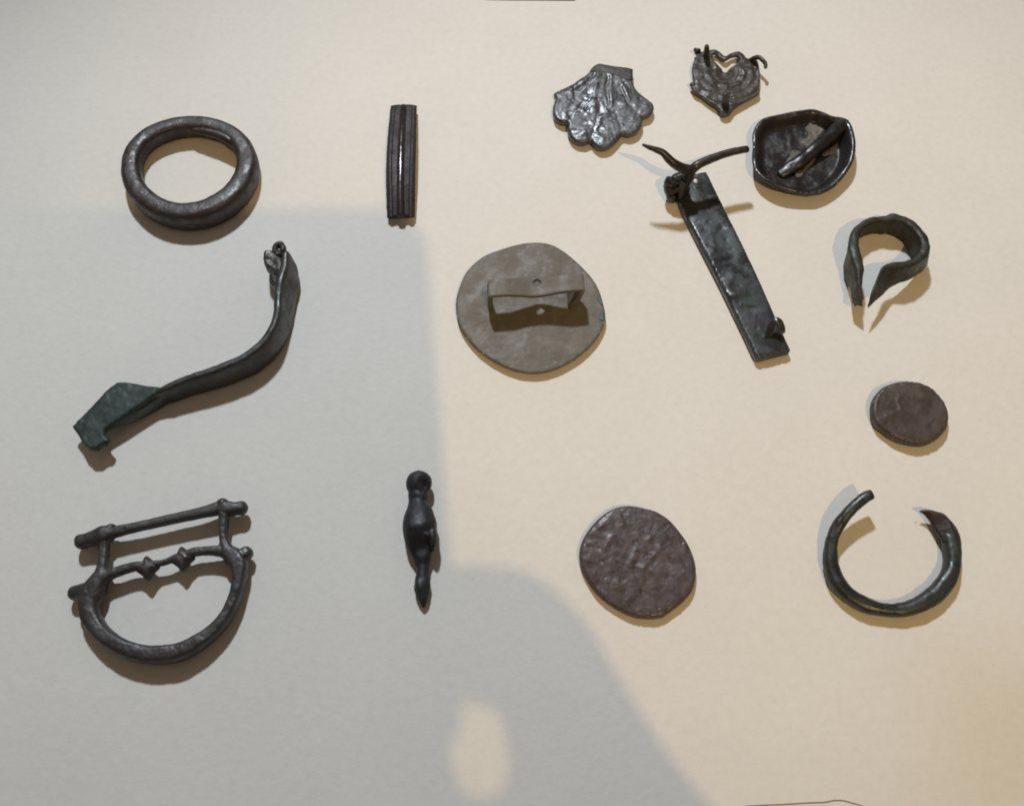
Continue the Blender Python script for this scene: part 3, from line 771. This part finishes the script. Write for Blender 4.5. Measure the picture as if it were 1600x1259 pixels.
stn(590, 165, 5.4, None, None, .05, 1.7)
stn(660, 152, 5.6, None, None, .05, 2.0)
stn(760, 188, 5.6, None, None, .1, 2.1)
stn(850, 262, 5.7, None, None, .2, 2.1)
stn(905, 355, 5.8, None, None, .4, 2.2)
stn(893, 445, 6.0, 890, 560, 1.0, 2.1)
stn(820, 525, 6.3, 820, 640, 1.5, 1.8)
stn(720, 556, 6.5, 720, 700, 2.0, 1.5)
stn(620, 560, 6.5, 630, 745, 2.6, 1.1)
stn(535, 590, 6.4, 555, 800, 3.2, .85)
stn(475, 740, 5.9, 490, 870, 4.0, .6)
stn(415, 915, 4.7, 418, 940, 4.3, .3)
me = ribbon(S, 6); roughen(me, .22, .35, 3); roughen(me, .07, 1.1, 6)
o = link('open_ring', me, M_OPEN, base=b0)
o['label'] = 'small greenish open ring with two pointed flared ends side by side'; o['category'] = 'ring'

# ------------------------------------------------------------------ 12, 13 coins
def coin(name, Zf, poly, ztopv, thick, mat, label, sdv, amp, tilt=(0, 0), marks=()):
    pw = [Zf(x, y, ztopv) for x, y in poly]; c = Vector((sum(p.x for p in pw) / len(pw), sum(p.y for p in pw) / len(pw), 0))
    mk = [(np.array(Zf(*a, ztopv)[:2]), np.array(Zf(*b, ztopv)[:2]), w, h) for a, b, w, h in marks]
    def zt(x, y, d):
        z = ztopv + tilt[0] * (x - c.x) + tilt[1] * (y - c.y)
        z += amp * (.9 * fbm((x, y, sdv), .25) + .6 * fbm((x, y, sdv + 3), .7) + .3 * fbm((x, y, sdv + 7), 1.7)) - .18 * math.exp(-d / .5)
        p = np.array((x, y))
        for a, b, w, h in mk: z += .6 * h * math.exp(-(sd(p, a, b) / w) ** 2)
        return z
    me = slab([(p.x, p.y) for p in pw], zt, lambda x, y, d: max(.03, ztopv - thick + tilt[0] * (x - c.x) + tilt[1] * (y - c.y)), .36, edge=.5)
    o = link(name, me, mat, base=(c.x, c.y, 0)); o['label'] = label; o['category'] = 'coin'; o['group'] = 'worn copper coins'
    return o
Z = zoomer(1330, 570, 7.867)
coin('coin', Z, [(720, 187), (860, 207), (1000, 272), (1130, 402), (1198, 540), (1212, 650), (1180, 780), (1080, 888), (960, 948), (850, 968), (700, 950), (540, 890), (420, 805), (320, 722), (270, 600), (262, 480), (305, 360), (400, 262), (520, 213), (620, 190)],
     2.5, 2.2, M_COIN2, 'small thick smooth brown coin, the smaller of the two coins', 2, .10, marks=[((420, 630), (540, 590), .45, .22), ((570, 420), (610, 540), .4, .25), ((330, 350), (280, 600), .3, .15), ((350, 740), (820, 960), .3, .14)])
Z = zoomer(880, 770, 5.722)
coin('coin', Z, [(590, 107), (720, 127), (850, 166), (960, 242), (1070, 372), (1140, 490), (1188, 640), (1185, 780), (1150, 880), (1060, 980), (930, 1078), (860, 1108), (700, 1110), (560, 1070), (420, 990), (300, 890), (212, 760), (157, 640), (147, 520), (182, 400), (270, 270), (380, 172), (480, 122)],
     2.0, 1.8, M_COIN, 'large worn reddish brown coin with rough pitted face', 11, .11, marks=[((230, 480), (330, 500), .35, -.35), ((260, 400), (330, 420), .3, -.25), ((360, 500), (440, 380), .5, .32), ((380, 260), (330, 300), .5, .2), ((500, 200), (530, 290), .45, .2), ((650, 500), (600, 640), .5, .2), ((700, 690), (860, 500), .5, .16), ((740, 430), (780, 400), .3, .18), ((680, 660), (830, 720), .4, .16)])

# ------------------------------------------------------------------ 14 penannular ring
Z = zoomer(1250, 740, 5.036)
b0 = W(1393, 880)
t = empty('penannular_ring', b0, 'round bronze wire ring with a wide gap and one flattened brown end', 'ring')
pp = [(560, 162, 4.6, .95, .95), (520, 180, 4.6, 1.0, 1.0), (460, 225, 4.4, 1.0, 1.0), (390, 293, 4.0, 1.0, 1.0), (320, 378, 3.4, 1.05, 1.05), (268, 470, 2.8, 1.1, 1.1), (243, 560, 2.3, 1.18, 1.15), (238, 650, 1.9, 1.25, 1.2), (247, 740, 1.6, 1.35, 1.3), (285, 840, 1.5, 1.45, 1.4), (355, 930, 1.5, 1.45, 1.4), (450, 1003, 1.45, 1.4, 1.4),
      (560, 1050, 1.4, 1.3, 1.35), (690, 1073, 1.35, 1.2, 1.3), (820, 1065, 1.4, 1.3, 1.35), (945, 1022, 1.5, 1.45, 1.45), (1060, 950, 1.5, 1.6, 1.5), (1140, 860, 1.5, 1.6, 1.5), (1185, 760, 1.55, 1.5, 1.5), (1200, 650, 1.6, 1.5, 1.5), (1192, 560, 1.7, 1.6, 1.45), (1172, 480, 1.8, 1.7, 1.15), (1135, 410, 1.9, 1.6, .75), (1085, 355, 2.0, 1.2, .45)]
me = sweep([(*Z(x, y, z), a, h) for x, y, z, a, h in pp], 20, 6, False, 2.2, (False, True)); roughen(me, .16, .3, 2); roughen(me, .05, 1.2, 4)
link('hoop', me, M_PEN, t)
S = []
for (tx, ty, z1), (bx, by, z2), th in [((1240, 520, 2.3), (1120, 545, 1.4), 2.2), ((1222, 450, 2.5), (1088, 500, 1.3), 1.9), ((1190, 375, 2.7), (1050, 435, 1.4), 1.5), ((1135, 318, 2.8), (1018, 372, 1.5), 1.1), ((1060, 295, 2.7), (985, 330, 1.7), .8), ((985, 285, 2.5), (955, 305, 2.0), .5), ((945, 293, 2.3), (940, 298, 2.1), .25)]:
    S.append((Z(tx, ty, z1), Z(bx, by, z2), th))
me = ribbon(S, 6); roughen(me, .12, .5, 5); link('terminal', me, M_PENB, t, label='flattened brown pointed end')

# ------------------------------------------------------------------ the photographer's phone and hands (above the lens, they shade the warm lamp)
ORI = CAM - C_F * 4.0
def plane_pt(px, py, back=0.0):
    """the point of the phone's plane whose warm-lamp shadow falls at that photo pixel"""
    S_ = W(px, py, 0); d = WARM - S_
    q = ((ORI - C_F * back) - S_).dot(C_F) / d.dot(C_F)
    return S_ + d * q
K = plane_pt(664, 336)
u1, v1 = (K - ORI).dot(C_R), (K - ORI).dot(C_U)
LEN, WID, TH = 164.0, 78.0, 8.0
def phone_box(name, u0, u2, v0, v2, d0, d1, mat, parent, rad):
    bm = bmesh.new(); n = 8; ring0 = []
    for cx, cy, a0 in ((u2 - rad, v2 - rad, 0), (u0 + rad, v2 - rad, 90), (u0 + rad, v0 + rad, 180), (u2 - rad, v0 + rad, 270)):
        for k in range(n + 1):
            a = math.radians(a0 + 90 * k / n); ring0.append((cx + rad * math.cos(a), cy + rad * math.sin(a)))
    V = [ORI + C_R * u + C_U * v - C_F * d for d in (d0, d1) for u, v in ring0]; m = len(ring0)
    F = [tuple(range(m)), tuple(range(2 * m - 1, m - 1, -1))] + [(i, (i + 1) % m, (i + 1) % m + m, i + m) for i in range(m)]
    bm.free(); me = mesh_from(V, F); o = link(name, me, mat, parent)
    for p in me.polygons: p.use_smooth = False
    return o
t = empty('phone', ORI + C_R * (u1 - LEN / 2) + C_U * (v1 - WID / 2), 'dark phone held above the paper by the photographer', 'phone')
phone_box('body', u1 - LEN, u1, v1 - WID, v1, 0, TH, M_PHONE, t, 6.0)
phone_box('screen', u1 - LEN + 3, u1 - 3, v1 - WID + 3, v1 - 3, TH + .05, TH + .3, M_PHONE, t, 4.0)
def hand(name, chains, label):
    P = []
    for ch in chains:
        P.append(sweep([(*plane_pt(x, y, back), r, r) for x, y, r, back in ch], 14, 5))
    me = fuse(P, 1.4, 3)
    b = plane_pt(*chains[0][0][:2]); o = link(name, me, M_SKIN, base=b)
    o['label'] = label; o['category'] = 'hand'; return o
hand('hand', [
    [(560, 965, 6.6, 4), (700, 960, 6.6, 4), (800, 966, 6.8, 5), (850, 1015, 7.4, 6), (905, 1120, 8.0, 7), (965, 1235, 9, 8), (1030, 1370, 12, 8), (1120, 1560, 17, 8)],
    [(600, 1040, 4.4, 8), (720, 1042, 4.4, 8), (830, 1050, 5.5, 8)],
    [(842, 1060, 6.0, 7), (860, 1170, 6.2, 8), (885, 1330, 6.6, 8)],
    [(590, 1020, 7.0, 7), (602, 1120, 7.2, 7), (622, 1230, 8.2, 7), (634, 1360, 9, 7)],
    [(610, 1375, 8.6, 7), (760, 1372, 9.0, 8), (900, 1365, 9.6, 8)],
    [(720, 1540, 20, 8), (850, 1580, 24, 8), (1000, 1690, 26, 8)]],
    'right hand of the photographer gripping the phone')
hand('hand', [
    [(520, 1110, 9, 8), (430, 1110, 10, 8), (250, 1120, 13, 8), (80, 1150, 16, 8), (-150, 1200, 20, 8)],
    [(530, 1190, 9, 8), (430, 1210, 11, 8), (250, 1230, 14, 8), (50, 1270, 18, 8)],
    [(520, 1300, 10, 8), (400, 1320, 13, 8), (200, 1360, 17, 8)],
    [(520, 1440, 14, 8), (350, 1460, 18, 8), (100, 1480, 22, 8), (-150, 1500, 26, 8)]],
    'left hand of the photographer steadying the phone from below')
